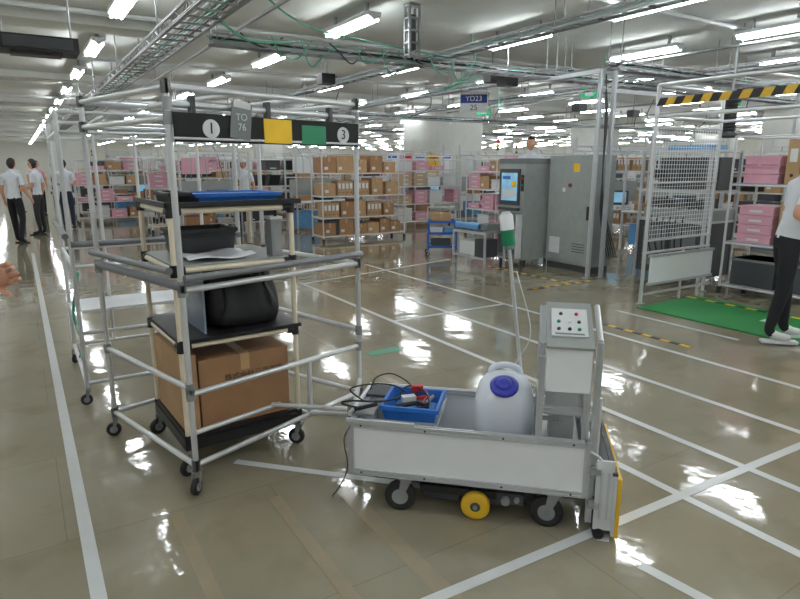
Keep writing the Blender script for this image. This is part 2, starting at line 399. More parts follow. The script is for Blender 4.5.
b.tube((-.03,-.1,1.16),(-.03,Ly,1.16),.02,GREYP,12); b.tube((0,-.03,1.1),(Lx,-.03,1.1),.02,GREYP,12)
b.bx(.05,.5,.53,Lx-.05,.95,.55,WHITE2)
b.spline([(.03,.1,.9),(-.02,.2,.6),(.02,.3,.35),(0,.5,.2)],.01,TEAL)
b.build((.24,4.4,0),0)

# ------------------------------------------------------------------ inner picking rack with goods
def innerrack():
    b=MB('picking_rack'); w,d=.63,.62; r=.014
    for x in (0,w):
        for y in (0,d):
            b.tube((x,y,.12),(x,y,1.40),r,CREAM,12)
            for z in (.19,.70,1.09,1.38):
                b.tube((x,y,z-.03),(x,y,z+.03),.021,BLACK,12)
    for z in (.19,.70,1.09,1.38):
        for p,q in (((0,0),(w,0)),((0,d),(w,d)),((0,0),(0,d)),((w,0),(w,d))):
            b.tube((*p,z),(*q,z),r,CREAM if z>1 else (BLACK if z<.5 else CREAM),12)
            for e,f in ((p,q),(q,p)):
                E=Vector((*e,z));F_=Vector((*f,z)); b.tube(E,E+(F_-E).normalized()*.05,.02,BLACK,12)
    b.bx(-.01,-.01,.205,w+.01,d+.01,.222,BLACK); b.bx(-.01,-.02,.715,w+.03,d+.01,.735,BLACK); b.bx(0,0,1.105,w,d,1.115,LGREY); b.bx(0,0,1.395,w,d,1.405,BLACK)
    for y in (.15,.3,.45): b.tube((0,y,1.38),(w,y,1.38),r,CREAM); b.tube((0,y,1.09),(w,y,1.09),r,CREAM)
    b.bx(-.03,-.03,1.40,w+.05,-.015,1.425,BLACK); b.bx(-.03,-.03,1.40,-.015,d+.02,1.425,BLACK)
    b.bx(-.02,-.015,.14,.0,d,.2,BLACK); b.bx(0,-.02,.14,w,0,.2,BLACK)
    for x,y,a in ((0.0,0.0,.5),(w,0,-.8),(0,d,.2),(w,d,1.2)): caster(b,x,y,.048,.028,a,ztop=.14,body=STEEL)
    return b.build((.60,3.05,0),radians(3))
innerrack()
def carton(b,x0,y0,z0,x1,y1,z1,m=CARD,tape=True,R=None):
    b.bx(x0,y0,z0,x1,y1,z1,m,R); 
    if tape:
        xm=(x0+x1)/2; b.bx(xm-.025,y0-.0008,z1-.09,xm+.025,y0-.0002,z1,TAPEB,R); b.bx(xm-.025,y0,z1,xm+.025,y1,z1+.0006,TAPEB,R)
b=MB('cardboard_box'); carton(b,.0,.0,0,.50,.45,.38); o=b.build((.685,3.075,.223),radians(3),bevel=.004)
text(o,'print_text','株式会社三品工業',(.30,-.0015,.26),FR,.042,INK)
b=MB('cardboard_box'); carton(b,0,0,0,.075,.56,.42,CARD2,False); b.build((.60,3.07,.223),radians(3),bevel=.003)
def tote(name,w,d,h,m,loc,rz,rim=True,t=.008,lab=None,taper=.9):
    b=MB(name)
    def ring(k,z,ins=0): 
        a=w/2*k-ins;c=d/2*k-ins; return [(-a,-c,z),(a,-c,z),(a,c,z),(-a,c,z)]
    vs=ring(taper,0)+ring(1,h)+ring(1,h,t)+ring(taper,t,t)
    fs=[(3,2,1,0)]+[(i,(i+1)%4,4+(i+1)%4,4+i) for i in range(4)]+[(4+i,4+(i+1)%4,8+(i+1)%4,8+i) for i in range(4)]+[(8+i,8+(i+1)%4,12+(i+1)%4,12+i) for i in range(4)]+[(12,13,14,15)]
    b.raw(vs,fs,m)
    if rim:
        for p,q in (((-w/2-.008,-d/2-.008),(w/2+.008,-d/2)),((-w/2-.008,d/2),(w/2+.008,d/2+.008)),((-w/2-.008,-d/2),(-w/2,d/2)),((w/2,-d/2),(w/2+.008,d/2))):
            b.bx(*p,h-.02,*q,h,m); b.bx(*p,h*.7,*q,h*.7+.006,m)
    if lab: b.bx(-.04,-d/2-.003,h*.35,.04,-d/2*.97,h*.6,lab)
    return b
# black soft bag, slumped with folds
b=MB('black_fabric_bag'); seg=48; lv=[(.16,.17,0,0),(.205,.20,.012,0),(.22,.21,.06,.0),(.215,.20,.12,-.005),(.20,.185,.18,-.01),(.185,.165,.235,-.02),(.165,.135,.285,-.03),(.15,.10,.315,-.035),(.135,.07,.31,-.035),(.12,.05,.25,-.03)]
vs=[]
for k,(a,c,z,cx) in enumerate(lv):
    for i in range(seg):
        t=2*pi*i/seg; co_=cos(t);si=sin(t); am_=.02+.012*k; wv=1+am_*sin(t*5+k*.35)+am_*.7*sin(t*11-k*.5)
        vs.append((cx+a*wv*math.copysign(abs(co_)**.7,co_),c*wv*math.copysign(abs(si)**.7,si),z+(.012*k*sin(t*2+.8)*.5 if k>2 else 0)))
n=len(lv); b.raw(vs,[(k*seg+i,k*seg+(i+1)%seg,(k+1)*seg+(i+1)%seg,(k+1)*seg+i) for k in range(n-1) for i in range(seg)]+[tuple(range(seg))[::-1],tuple((n-1)*seg+i for i in range(seg))],mat('black_fabric',(26,26,29),.65,bump=.35,vscale=14),True)
b.spline([(-.12,-.15,.22),(-.10,-.19,.30),(-.02,-.19,.335),(.08,-.18,.30),(.10,-.15,.22)],.011,BLACKM)
b.spline([(-.16,-.17,.05),(-.13,-.19,.14),(-.12,-.15,.22)],.010,BLACKM); b.spline([(.13,-.17,.05),(.12,-.19,.14),(.10,-.15,.22)],.010,BLACKM)
b.build((.99,3.34,.737),radians(3))
b=MB('clear_plastic_divider'); b.bx(0,0,0,.012,.5,.33,mat('translucent_blue_sheet',(120,135,150),.25)); b.build((.735,3.10,.737),radians(3),bevel=.002)
b=MB('white_packing_sheet')
n=10; vs=[];fs=[]
for i in range(n+1):
    for j in range(n+1):
        x=i/n*.36; y=j/n*.24; z=.008*sin(x*20+y*9)+.007*sin(y*31)+.018; vs.append((x,y,z))
for i in range(n):
    for j in range(n): k=i*(n+1)+j; fs.append((k,k+n+1,k+n+2,k+1))
b.raw(vs,fs,WHITE,True); o=b.build((.68,3.08,1.116),radians(5)); sm=o.modifiers.new('thick','SOLIDIFY'); sm.thickness=.003
t_=tote('dark_parts_tray',.34,.26,.14,DGREY,None,0); t_.bx(-.12,-.1,.01,.1,.1,.09,BLACK); t_.build((.84,3.50,1.116),radians(3),bevel=.002)
b=MB('barcode_reader_box'); b.bx(-.03,-.04,0,.03,.04,.2,STEEL); b.bx(-.02,-.042,.03,.02,-.04,.17,LGREY); b.bx(-.035,-.045,.2,.035,.045,.215,ALU); b.tube((0,-.03,.215),(0,-.03,.255),.008,BLACK); b.build((1.15,3.14,1.116),radians(3),bevel=.003)
b=tote('blue_parts_tray',.46,.34,.05,BLUE,None,0); b.bx(-.2,-.15,.008,.2,.15,.04,BLUEL); b.build((.98,3.36,1.406),radians(3),bevel=.002)
b=tote('black_parts_tray',.10,.30,.06,BLACK,None,0); b.bx(-.03,-.1,.008,.03,.1,.05,DGREY); b.build((.67,3.30,1.406),radians(3),bevel=.002)

# ------------------------------------------------------------------ AGV
def agv():
    b=MB('automated_guided_cart'); L,Wd=1.06,.5; w=.028
    z0,z1=.19,.425
    for z in (z0,z1):
        for p,q in (((0,0),(L,0)),((0,Wd),(L,Wd)),((0,0),(0,Wd)),((L,0),(L,Wd)),):
            b.extr((*p,z),(*q,z),w,ALUP)
    for x in (0,L):
        for y in (0,Wd): b.extr((x,y,z0-.014),(x,y,z1+.014),w,ALUP)
    b.bx(.014,-.006,z0+.014,L-.014,.0,z1-.014,WHITE); b.bx(.014,Wd,z0+.014,L-.014,Wd+.006,z1-.014,WHITE)
    b.bx(-.006,.014,z0+.014,0,Wd-.014,z1-.014,WHITE); b.bx(L,.014,z0+.014,L+.006,Wd-.014,z1-.014,WHITE)
    b.bx(.01,.01,z0+.015,L-.01,Wd-.01,z0+.022,LGREY)
    b.bx(-.02,-.018,z1+.0145,.30,-.002,z1+.03,ALUP)
    for x in (.05,.35,.7,1.0): b.lathe((x,-.0145,z0),[(.005,0),(.005,.003)],DGREY,8,(0,-1,0)); b.lathe((x,-.0145,z1),[(.005,0),(.005,.003)],DGREY,8,(0,-1,0))
    b.bx(.1,.05,.135,L-.02,Wd-.05,.172,BLACK); b.bx(.32,.03,.10,.78,.45,.135,BLACK)
    b.bx(.44,.05,.06,.50,.25,.10,DGREY); b.bx(.64,.05,.06,.70,.25,.10,DGREY); b.bx(.68,.0,.10,.80,.06,.15,DGREY)
    b.tube((.72,.02,.12),(.72,-.02,.12),.02,STEEL); b.tube((.77,.02,.13),(.77,-.02,.13),.012,STEEL)
    b.bx(.33,.1,.03,.44,.4,.1,DGREY); b.bx(.8,.12,.05,.86,.4,.14,DGREY)
    b.lathe((.585,.0,.066),[(.045,0),(.062,.002),(.066,.006),(.066,.040),(.062,.044),(.045,.046)],YEL,28,(0,1,0))
    b.lathe((.585,-.004,.066),[(.020,0),(.024,.004)],DGREY,18,(0,1,0)); b.lathe((.585,-.010,.066),[(.010,0),(.012,.01)],STEEL,10,(0,1,0))
    b.tube((.585,0,.066),(.585,.3,.066),.015,STEEL); b.lathe((.585,.26,.066),[(.05,0),(.066,.004),(.066,.04),(.05,.044)],YEL,24,(0,1,0))
    for x,a in ((.255,.1),(.93,-.1)):
        caster(b,x,.025,.074,.036,a,ztop=.178,body=STEEL); caster(b,x,Wd-.04,.074,.036,a+.3,ztop=.178,body=STEEL)
    for x in (.85,1.045):
        b.extr((x,.03,z1),(x,.03,.80 if x<.9 else .86),w,ALUP); b.extr((x,.27,z1),(x,.27,.96),w,ALUP)
    b.extr((1.083,.02,.05),(1.083,.02,.88),.026,ALUP)
    b.tube((1.083,.02,.88),(1.083,.25,.98),.013,ALU)
    b.tube((1.10,.06,.16),(1.10,.06,.62),.013,ALU)
    for y in (.03,.27): b.extr((.865,y,.56),(1.03,y,.56),w,ALUP)
    for x in (.85,1.045): b.extr((x,.045,.60),(x,.255,.60),w,ALUP); b.extr((x,.03,.85),(x,.27,.96),w,ALUP)
    def pr(x0,x1,poly,m):
        n=len(poly); vs=[(x0,y,z) for y,z in poly]+[(x1,y,z) for y,z in poly]
        b.raw(vs,[tuple(range(n)),tuple(range(n,2*n))[::-1]]+[(i,n+i,n+(i+1)%n,(i+1)%n) for i in range(n)],m)
    pr(.868,1.050,[(-.025,.665),(.24,.665),(.24,.975),(-.025,.855)],WHITE)
    pr(.862,1.056,[(-.035,.855),(.25,.982),(.25,.992),(-.035,.866)],LGREY)
    S=Matrix.Translation((.958,.11,.932))@Matrix.Rotation(math.atan2(.127,.285),4,'X')
    b.bx(-.075,-.095,0,.075,.095,.006,WHITE2,S)
    for i,(x,y,m) in enumerate(((-.045,-.05,DGREY),(0,-.05,BLACK),(.04,-.05,GREEN),(-.045,0,GREEN),(0,0,WHITE),(.04,.0,DGREY),(-.035,.055,DGREY),(.03,.055,RED))):
        b.lathe(S@Vector((x,y,.006)),[(.008,0),(.008,.005),(.006,.008)],m,14,S.to_3x3()@Vector((0,0,1)))
    b.bx(-.06,-.085,.0062,.06,-.075,.0068,MGREY,S)
    b.bx(.862,-.02,.53,.93,-.012,.55,GREYP)
    b.bx(.88,.24,.45,1.03,.25,.64,WHITE2)
    b.bx(.87,.08,.21,1.03,.4,.40,WHITE2); b.bx(.895,.06,.40,1.0,.2,.5,LGREY)
    for y in (-.03,.49):
        b.bx(1.10,y,.045,1.175,y+.012,.37,WHITE2); b.bx(1.073,y,.14,1.12,y+.03,.17,STEEL); b.bx(1.073,y,.3,1.12,y+.03,.33,STEEL)
        b.bx(1.118,y-.006,.10,1.128,y,.32,ALUP); b.bx(1.148,y-.006,.10,1.156,y,.32,ALUP)
    b.bx(1.175,-.04,.025,1.187,.53,.31,WHITE2); b.bx(1.1875,-.045,.02,1.204,.535,.30,YEL); b.bx(1.165,-.04,.31,1.187,.53,.322,DGREY)
    b.bx(1.10,-.018,.02,1.175,.488,.045,DGREY)
    b.lathe((1.125,-.035,.026),[(.025,0),(.025,.02)],RUBBER,16,(0,1,0)); 
    b.spline([(1.07,-.01,.40),(1.12,-.02,.36),(1.14,-.01,.2),(1.12,-.01,.1)],.006,ALU)
    b.extr((.72,Wd,z1),(.72,Wd,.47),w,ALUP)
    base=Vector((.80,Wd-.05,.30)); top=Vector((.68,Wd-.05,1.20))
    b.tube(base,top,.009,ALU,10); b.tube(top,top+(top-base).normalized()*.02,.022,LGREY,16)
    d=(top-base).normalized(); b.lathe(top+d*.02,[(.033,0),(.033,.075)],GREEN,20,d); b.lathe(top+d*.096,[(.033,0),(.033,.065),(.028,.075)],WHITE,20,d); b.lathe(top+d*.172,[(.025,0),(.02,.01)],WHITE2,16,d)
    b.spline([(.72,.42,1.1),(.80,.40,.8),(.73,.36,.62),(.85,.3,.55)],.003,WHITE2,5)
    b.bx(-.06,.20,.36,.0,.30,.41,STEEL); b.tube((-.02,.05,.45),(-.02,.45,.45),.012,ALU); 
    b.bx(.0,.06,.44,.09,.20,.452,STEEL); b.bx(-.03,.30,.44,.10,.44,.455,DGREY)
    b.tube((-.02,.1,.45),(.10,.1,.49),.01,BLACK)
    b.spline([(.02,.10,.46),(-.06,.05,.50),(0,.02,.53),(.1,.08,.51),(.16,.2,.48),(.2,.3,.47),(.28,.32,.46)],.005,BLACK)
    b.spline([(.0,.2,.46),(-.05,.16,.53),(.05,.2,.55),(.14,.28,.52),(.2,.3,.48)],.004,BLACK)
    b.spline([(.0,.35,.46),(.02,.4,.51),(.1,.42,.53),(.2,.38,.5),(.25,.3,.47)],.004,BLACK)
    b.spline([(0,-.01,.42),(-.03,-.02,.35),(-.015,-.02,.22),(-.05,0,.12),(-.12,.05,.004)],.0035,DGREY,5)
    for y in (.12,.37): b.extr((.014,y,.395),(.38,y,.395),.014,ALUP)
    b.extr((.38,.014,.395),(.38,.486,.395),.014,ALUP)
    return b.build((1.186,2.327,0),radians(-44),bevel=0)
AG=agv()
AM=Matrix.Translation((1.186,2.327,0))@Matrix.Rotation(radians(-44),4,'Z')
def ap(x,y,z): 
    v=AM@Vector((x,y,z)); return (v.x,v.y,v.z)
b=MB('tow_bar')
TM=Matrix.Translation((.585,2.84,0))@Matrix.Rotation(radians(15),4,'Z')
def tp(x,y,z): v=TM@Vector((x,y,z)); return v
q=Vector(ap(-.06,.25,.385)); 
b.tube(tp(1.11,0,.30),q,.0145,ALU,12); b.tube(tp(.72,0,.20),q-Vector((0,0,.03)),.0145,ALU,12); b.tube(tp(.45,-.02,.34),q,.012,ALU,12)
b.sph(q,(.03,.03,.03),DGREY); b.bx(-.03,-.02,-.04,.05,.02,.03,STEEL,Matrix.Translation(q)@Matrix.Rotation(radians(-44),4,'Z'))
b.build()
b=tote('blue_tool_tray',.27,.26,.075,BLUE,None,0)
b.bx(-.10,-.09,.01,.10,.09,.02,BLUEL)
b.tube((-.08,-.05,.04),(.06,.03,.05),.012,BLACK); b.tube((-.05,.06,.04),(.07,.06,.06),.01,RED); b.tube((.02,-.08,.03),(.09,.05,.07),.009,LGREY)
b.box((-.03,.02,.06),(.07,.04,.03),WHITE2,Matrix.Rotation(.5,3,'Z')); b.box((.05,-.03,.055),(.06,.03,.03),BLACK,Matrix.Rotation(-.7,3,'Z')); b.box((.0,.09,.09),(.06,.03,.03),RED,Matrix.Rotation(.3,3,'Z'))
b.spline([(-.09,.0,.05),(-.05,.08,.1),(.04,.06,.09),(.08,-.04,.06),(0,-.08,.05)],.005,BLACK); b.spline([(.0,.09,.1),(.06,.05,.08),(.05,-.05,.07)],.004,RED)
b.build(ap(.25,.245,.403),radians(-44),bevel=.002)
def jerrican():
    b=MB('plastic_water_tank'); seg=32
    def ring(wx,wy,z,cx=0,cy=0,e=4.):
        pts=[]
        for i in range(seg):
            t=2*pi*i/seg; c=cos(t); s=sin(t); pts.append((cx+wx*math.copysign(abs(c)**(2/e),c), cy+wy*math.copysign(abs(s)**(2/e),s), z))
        return pts
    lv=[(.10,.11,.0),(.125,.135,.008),(.135,.145,.03),(.136,.146,.13),(.130,.140,.14),(.136,.146,.15),(.137,.147,.27),(.134,.143,.32),(.122,.130,.365),(.098,.105,.395),(.07,.07,.412),(.04,.04,.42)]
    vs=[]; 
    for k,(a,c,z) in enumerate(lv): vs+=ring(a,c,z,e=4 if k<8 else 3)
    n=len(lv); fs=[(k*seg+i,k*seg+(i+1)%seg,(k+1)*seg+(i+1)%seg,(k+1)*seg+i) for k in range(n-1) for i in range(seg)]+[tuple(range(seg))[::-1],tuple((n-1)*seg+i for i in range(seg))]
    b.raw(vs,fs,HDPE,True)
    ax=Vector((0,-.45,1)).normalized(); c=Vector((0,-.085,.378))
    b.lathe(c-ax*.03,[(.06,0),(.056,.04)],HDPE,24,ax); b.lathe(c+ax*.004,[(.064,0),(.066,.006),(.066,.018),(.050,.024)],PURP,28,ax)
    b.lathe(c+ax*.026,[(.036,0),(.034,.014),(.02,.018)],PURP,24,ax)
    b.spline([(-.07,.05,.385),(-.06,.05,.43),(0,.05,.448),(.06,.05,.43),(.07,.05,.385)],.016,HDPE,10)
    return b.build(ap(.69,.25,.213),radians(-44))
jerrican()

# ------------------------------------------------------------------ racks
def rack(name,w,d,h,shelves,kind,seed,contents=True,backmesh=False):
    rs=random.Random(seed); b=MB(name)
    for x in (0,w):
        for y in (0,d): b.tube((x,y,.08),(x,y,h),.016,ALU,8,caps=True); b.tube((x,y,0),(x,y,.08),.03,RUBBER,8)
    for z in shelves+[h-.02]:
        for p,q in (((0,0),(w,0)),((0,d),(w,d)),((0,0),(0,d)),((w,0),(w,d))): b.tube((*p,z),(*q,z),.014,ALU,6,caps=False)
    for z in shelves:
        b.bx(0,0,z+.014,w,d,z+.022,WOOD if seed%2 else LGREY)
        if z<.05: continue
        x=.03
        if not contents: continue
        while x<w-.2:
            k=rs.choice(kind); zz=z+.0225
            if k=='card': bw=rs.uniform(.22,.4); bh=rs.uniform(.2,.36); bw=min(bw,w-.03-x); carton(b,x,.02,zz,x+bw,d-.05,zz+bh,rs.choice([CARD,CARD2])); b.bx(x+.04,.0185,zz+.06,x+.12,.0197,zz+.12,WHITE2)
            elif k=='file':
                bw=0; 
                for j in range(4):
                    if x+.09*(j+1)<w-.02:
                        b.bx(x+.09*j,.02,zz,x+.09*j+.084,.32,zz+.30,CARD2); b.bx(x+.09*j+.015,.0185,zz+.14,x+.09*j+.068,.0197,zz+.25,WHITE2); b.lathe((x+.09*j+.042,.0195,zz+.06),[(.014,0),(.014,.001)],INK,10,(0,-1,0)); bw=.09*(j+1)
                bw=max(bw,.1)
            elif k in('pink','white','blue','grey','beige'):
                m={'pink':PINK,'white':WHITE2,'blue':BLUE,'grey':DGREY,'beige':WOOD}[k]; bw=min(.42,w-.03-x); n=rs.choice([1,2,3]) if k!='grey' else 1
                for j in range(n):
                    hh=.11 if k!='grey' else .26; zz2=zz+j*hh
                    b.bx(x+.015,.035,zz2,x+bw-.015,d-.05,zz2+hh-.02,m); b.bx(x,.02,zz2+hh-.025,x+bw,d-.035,zz2+hh-.004,m); b.bx(x+bw*.3,.0325,zz2+.03,x+bw*.7,.0345,zz2+.06,WHITE2)
            elif k=='plate':
                bw=.36
                for j in range(6): b.box((x+.04+j*.055,.2,zz+.14),(.012,.3,.28),BLACK,Matrix.Rotation(.25,3,'Y'))
            else: bw=.25
            x+=bw+rs.uniform(.01,.1)
    return b
r=rack('carton_storage_rack',2.0,.55,1.85,[.12,.5,.95,1.42],['card','file','card'],5); r.bx(.1,.05,.145,.5,.5,.45,DGREY); r.bx(.55,.05,.145,.95,.5,.45,DGREY)
r.build((5.3,11.5,0),0)
VAR=[rack('parts_storage_rack',2.0,.5,1.75,[.15,.6,1.05,1.45],k,s).mesh() for k,s in ((['pink','white','gap','beige'],1),(['card','gap','file','grey'],2),(['plate','grey','card','gap'],3),(['white','card','gap','grey'],4),(['pink','card','gap','white'],7))]
i=0
for row,(y,xs) in enumerate((
    (13.2,[8.2,15.2,17.5,20,22.5,25]),(15.3,[2.6,4.8,7.3]),(18.6,[1.3,3.5,5.8,8.1,13.8,16,18,22.5,25]),
    (21.5,[1.6,3.8,6.2,8.5,12.8,15.2,17.5,23]),(25,[1.6,3.8,6.2,8.5,10.8,13.2,15.6,18,21,24]),(28.6,[3.8,6.2,8.5,12.8,15.2,18,21,24,27]),
    (34,[1.6,4.2,7,10,13,16,19,22,25,28]),(41,[1.6,4.2,7,10,13,16,19,22,25,28,31]),(50,[2,5,8,11,14,17,20,24,28,32]))):
    for x in xs:
        inst('parts_storage_rack',VAR[(i*3+row)%5],(x,y,0),0); i+=1
for (x,y,rz) in ((12.5,10.5,-pi/2),(12.5,8.0,-pi/2),(15.5,9.5,-pi/2),(15.5,6.5,-pi/2),(17.8,8,-pi/2),(10.8,5.2,-pi/2),(13.5,4.6,-pi/2),(16.5,3.6,-pi/2),(8.9,11.3,-pi/2),(25,12,-pi/2),(25,8,-pi/2)):
    inst('parts_storage_rack',VAR[i%5],(x,y,0),rz); i+=1
def workstation(seed):
    rs=random.Random(seed); b=MB('assembly_workstation'); w,d=1.5,.7
    for x in (0,w):
        for y in (0,d): b.extr((x,y,0),(x,y,2.2 if y else 1.9),.035,ALUP)
    for z in (.72,1.3,2.0): b.extr((0,d,z),(w,d,z),.03,ALUP)
    for x in (0,w): b.extr((x,0,.7),(x,d,.7),.03,ALUP); b.extr((x,0,1.88),(x,d,1.88),.03,ALUP)
    b.extr((0,0,1.88),(w,0,1.88),.03,ALUP)
    b.bx(-.02,-.02,.72,w+.02,d+.02,.745,WHITE2); b.bx(.1,d-.02,.8,w-.1,d,1.25,rs.choice([LGREY,WHITE2,MGREY]))
    b.bx(.2,.1,1.83,w-.2,.22,1.87,WHITE); b.bx(.1,.2,.746,.45,.5,.746+rs.uniform(.1,.35),rs.choice([DGREY,CARD,PINK])); b.bx(.7,.3,.746,1.1,.6,1.05,rs.choice([BLACK,DGREY,LGREY])); b.bx(.75,.29,.80,1.05,.2995,1.02,SCREEN)
    b.bx(.1,.1,.1,.6,.6,.5,rs.choice([CARD,DGREY,BLUEL])); b.bx(.2,d-.02,1.4,.8,d,1.75,rs.choice([WHITE,PINK,WHITE2]))
    for k in range(3): b.spline([(.3+.3*k,d-.1,2.0),(.35+.3*k,.4,1.75),(.3+.35*k,.3,1.3)],.008,rs.choice([BLACK,TEAL,DGREY]),5,6)
    return b.mesh()
WS=[workstation(s) for s in (1,2,3)]
for j,(x,y,rz) in enumerate(((10.2,9.0,-.6),(11.2,11.6,0),(13.6,11.7,0),(9.7,14.7,0),(11.6,14.4,0),(14.5,15.6,0),(17,15.2,0),(2.4,20.2,0),(5,20.1,0),(7.4,20.1,0),(2.8,23.5,0),(6,23.4,0),(10,23.3,0),(14,23.4,0),(17.6,11.4,0),(20,14.4,0),(9.8,7.6,-pi/2),(14.2,7.6,-pi/2),(3.6,31,0),(7,31.4,0),(15,31.4,0),(2.9,13.4,0),(5.6,13.6,0))):
    inst('assembly_workstation',WS[j%3],(x,y,0),rz)
b=MB('hanging_location_sign'); b.bx(-.28,-.01,0,.28,.01,.36,WHITE2); b.bx(-.26,-.012,.18,.26,-.0105,.34,mat('sign_blue',(30,50,130),.5))
for x in (-.25,.25): b.tube((x,0,.36),(x,0,CH-2.62),.006,STEEL)
o=b.build((7.85,9.8,2.62),radians(-38)); text(o,'sign_text','YD23',(0,-.013,.26),FR,.14,WHITE); text(o,'sign_text_2','25',(0,-.013,.09),FR,.15,BLACK)
b=MB('wall_notice_board')
for k,(c) in enumerate((WHITE,PINK,WHITE,YELF,WHITE)):
    b.bx(k*.5,0,1.0,k*.5+.42,.02,1.6,c); b.bx(k*.5+.05,-.003,1.45,k*.5+.37,0,1.52,RED if k%2 else BLUE)
b.tube((0,.01,-.35),(0,.01,1.7),.015,ALU); b.tube((2.42,.01,-.35),(2.42,.01,1.7),.015,ALU); b.tube((0,.01,1.65),(2.42,.01,1.65),.015,ALU); b.tube((0,.01,1.0),(2.42,.01,1.0),.015,ALU)
b.build((9.4,15.8,.35),radians(0))
b=MB('andon_signal_tower'); b.tube((0,0,0),(0,0,1.9),.012,ALU); b.lathe((0,0,0),[(.12,0),(.12,.02)],DGREY,16)
for k,m in enumerate((GREEN,YEL,RED)): b.lathe((0,0,1.9+k*.07),[(.035,0),(.035,.066)],m,14)
am=b.mesh()
for x,y in ((8.6,9.9),(4.2,16.8),(11.8,12.8),(2.3,23.9),(14.5,5.2)): inst('andon_signal_tower',am,(x,y,0))

# ------------------------------------------------------------------ blue parts cart
b=MB('blue_two_tier_cart')
for x in (0,.5):
    for y in (0,.4): b.extr((x,y,.10),(x,y,.60),.025,BLUE); caster(b,x,y,.04,.022,.4,ztop=.11)
for z in (.16,.40,.60):
    b.bx(-.01,-.01,z-.012,.51,.41,z,BLUE)
    for p,q in (((0,0),(.5,0)),((0,.4),(.5,.4)),((0,0),(0,.4)),((.5,0),(.5,.4))): b.extr((*p,z+.015),(*q,z+.015),.025,BLUE)
carton(b,.06,.04,.6285,.40,.34,.76,CARD2); b.bx(.04,.03,.4285,.25,.35,.52,WHITE2); b.bx(.28,.03,.4285,.46,.35,.5,BLUEL); b.bx(.05,.05,.1885,.4,.3,.3,DGREY)
b.tube((0,.4,.6),(0,.4,.85),.012,ALU); b.tube((.5,.4,.6),(.5,.4,.85),.012,ALU); b.tube((0,.4,.85),(.5,.4,.85),.012,ALU)
b.build((6.1,8.8,0),radians(-32))

# ------------------------------------------------------------------ machines
R90=-pi/2
b=MB('inspection_machine')
b.bx(0,0,.12,.58,.62,1.62,LGREY); b.bx(-.01,-.01,1.62,.59,.63,1.70,MGREY)
for x in (.05,.53):
    for y in (.05,.57): b.tube((x,y,0),(x,y,.12),.03,DGREY)
b.bx(.04,-.03,.98,.49,0,1.54,DGREY); b.bx(.09,-.034,1.05,.45,-.03,1.48,SCREEN)
b.bx(.12,-.036,1.38,.30,-.0345,1.43,BLUE); b.bx(.12,-.036,1.10,.42,-.0345,1.22,WHITE2); b.bx(.32,-.036,1.26,.43,-.0345,1.35,YELF)
b.bx(.04,-.012,.2,.54,0,.86,MGREY); b.tube((.50,-.03,.5),(.50,-.03,.62),.01,BLACK); b.bx(.05,-.06,.90,.5,0,.94,DGREY)
b.bx(.51,-.01,1.2,.57,0,1.45,BLACK); b.lathe((.54,-.01,1.40),[(.018,0),(.018,.02)],RED,14,(0,-1,0)); b.lathe((.54,-.01,1.30),[(.014,0),(.014,.02)],GREEN,14,(0,-1,0))
b.bx(.545,-.12,.15,.575,-.01,.85,WHITE2)
b.build((6.62,7.55,0),R90,bevel=.006)
b=MB('control_cabinet')
b.bx(0,0,.1,.92,.42,1.74,LGREY); b.bx(.02,.02,0,.9,.40,.1,DGREY); b.bx(.02,-.018,.14,.90,0,1.71,LGREY)
b.bx(.80,-.03,.8,.84,-.018,1.0,BLACK); b.lathe((.45,-.018,1.30),[(.03,0),(.03,.015)],BLACK,16,(0,-1,0)); b.bx(.44,-.04,1.27,.46,-.03,1.33,RED)
b.bx(.50,-.0195,1.50,.62,-.0185,1.62,YELF); b.bx(.30,-.0195,1.2,.36,-.0185,1.26,WHITE2); b.bx(.08,-.0195,.25,.3,-.0185,.5,WHITE2)
for z in (.3,.34,.38,.42): b.bx(.55,-.02,z,.8,-.0185,z+.012,DGREY)
b.build((7.10,6.92,0),R90,bevel=.006)
b=MB('component_reel_machine')
b.bx(0,0,.1,1.0,.7,.85,DGREY); b.bx(0,.1,.85,1.0,.7,1.0,LGREY)
for x in (0,1.0):
    for y in (0,.7): b.extr((x,y,0),(x,y,1.8),.04,ALUP)
for z in (.85,1.25,1.78): 
    b.extr((0,0,z),(1,0,z),.04,ALUP); b.extr((0,.7,z),(1,.7,z),.04,ALUP); b.extr((0,0,z),(0,.7,z),.03,ALUP); b.extr((1,0,z),(1,.7,z),.03,ALUP)
for i_ in range(6):
    for j_ in range(2): b.lathe((.12+i_*.15,.15,1.08+j_*.4),[(.07,0),(.07,.02),(.02,.021),(.02,.06),(.07,.061),(.07,.08)],BLACK if (i_+j_)%3 else DGREY,14,(0,-1,0))
b.bx(.05,.3,1.27,.95,.6,1.7,DGREY); b.bx(.1,-.01,.2,.45,0,.75,MGREY); b.bx(.55,-.01,.2,.9,0,.75,MGREY)
for k in range(6): b.spline([(.2+k*.1,.0,.9),(.25+k*.1,-.1,.6+.05*k),(.4+k*.08,-.12,.35),(.9,-.05,.2+.05*k)],.012,BLACK)
b.bx(.3,.1,1.8,.9,.5,1.86,BLUEL)
b.build((7.6,5.6,0),R90)
b=MB('roller_conveyor_stand')
for x in (0,.8):
    for y in (0,.4): b.extr((x,y,0),(x,y,.55),.03,ALUP)
for y in (0,.4): b.extr((0,y,.55),(.8,y,.55),.04,ALUP); b.extr((0,y,.15),(.8,y,.15),.03,ALUP)
for k in range(8): b.tube((.05+k*.1,.0,.575),(.05+k*.1,.4,.575),.018,STEEL)
b.bx(.0,.02,.60,.6,.38,.66,BLUEL); b.tube((.0,.05,.66),(.6,.05,.66),.03,BLUEL,12); b.bx(.1,.05,.17,.5,.35,.4,WHITE2); b.bx(.55,.0,.17,.75,.3,.45,DGREY)
b.bx(.62,.05,.60,.78,.35,.70,MGREY)
b.build((6.06,8.0,0),radians(-90))
b=MB('equipment_gantry_frame')
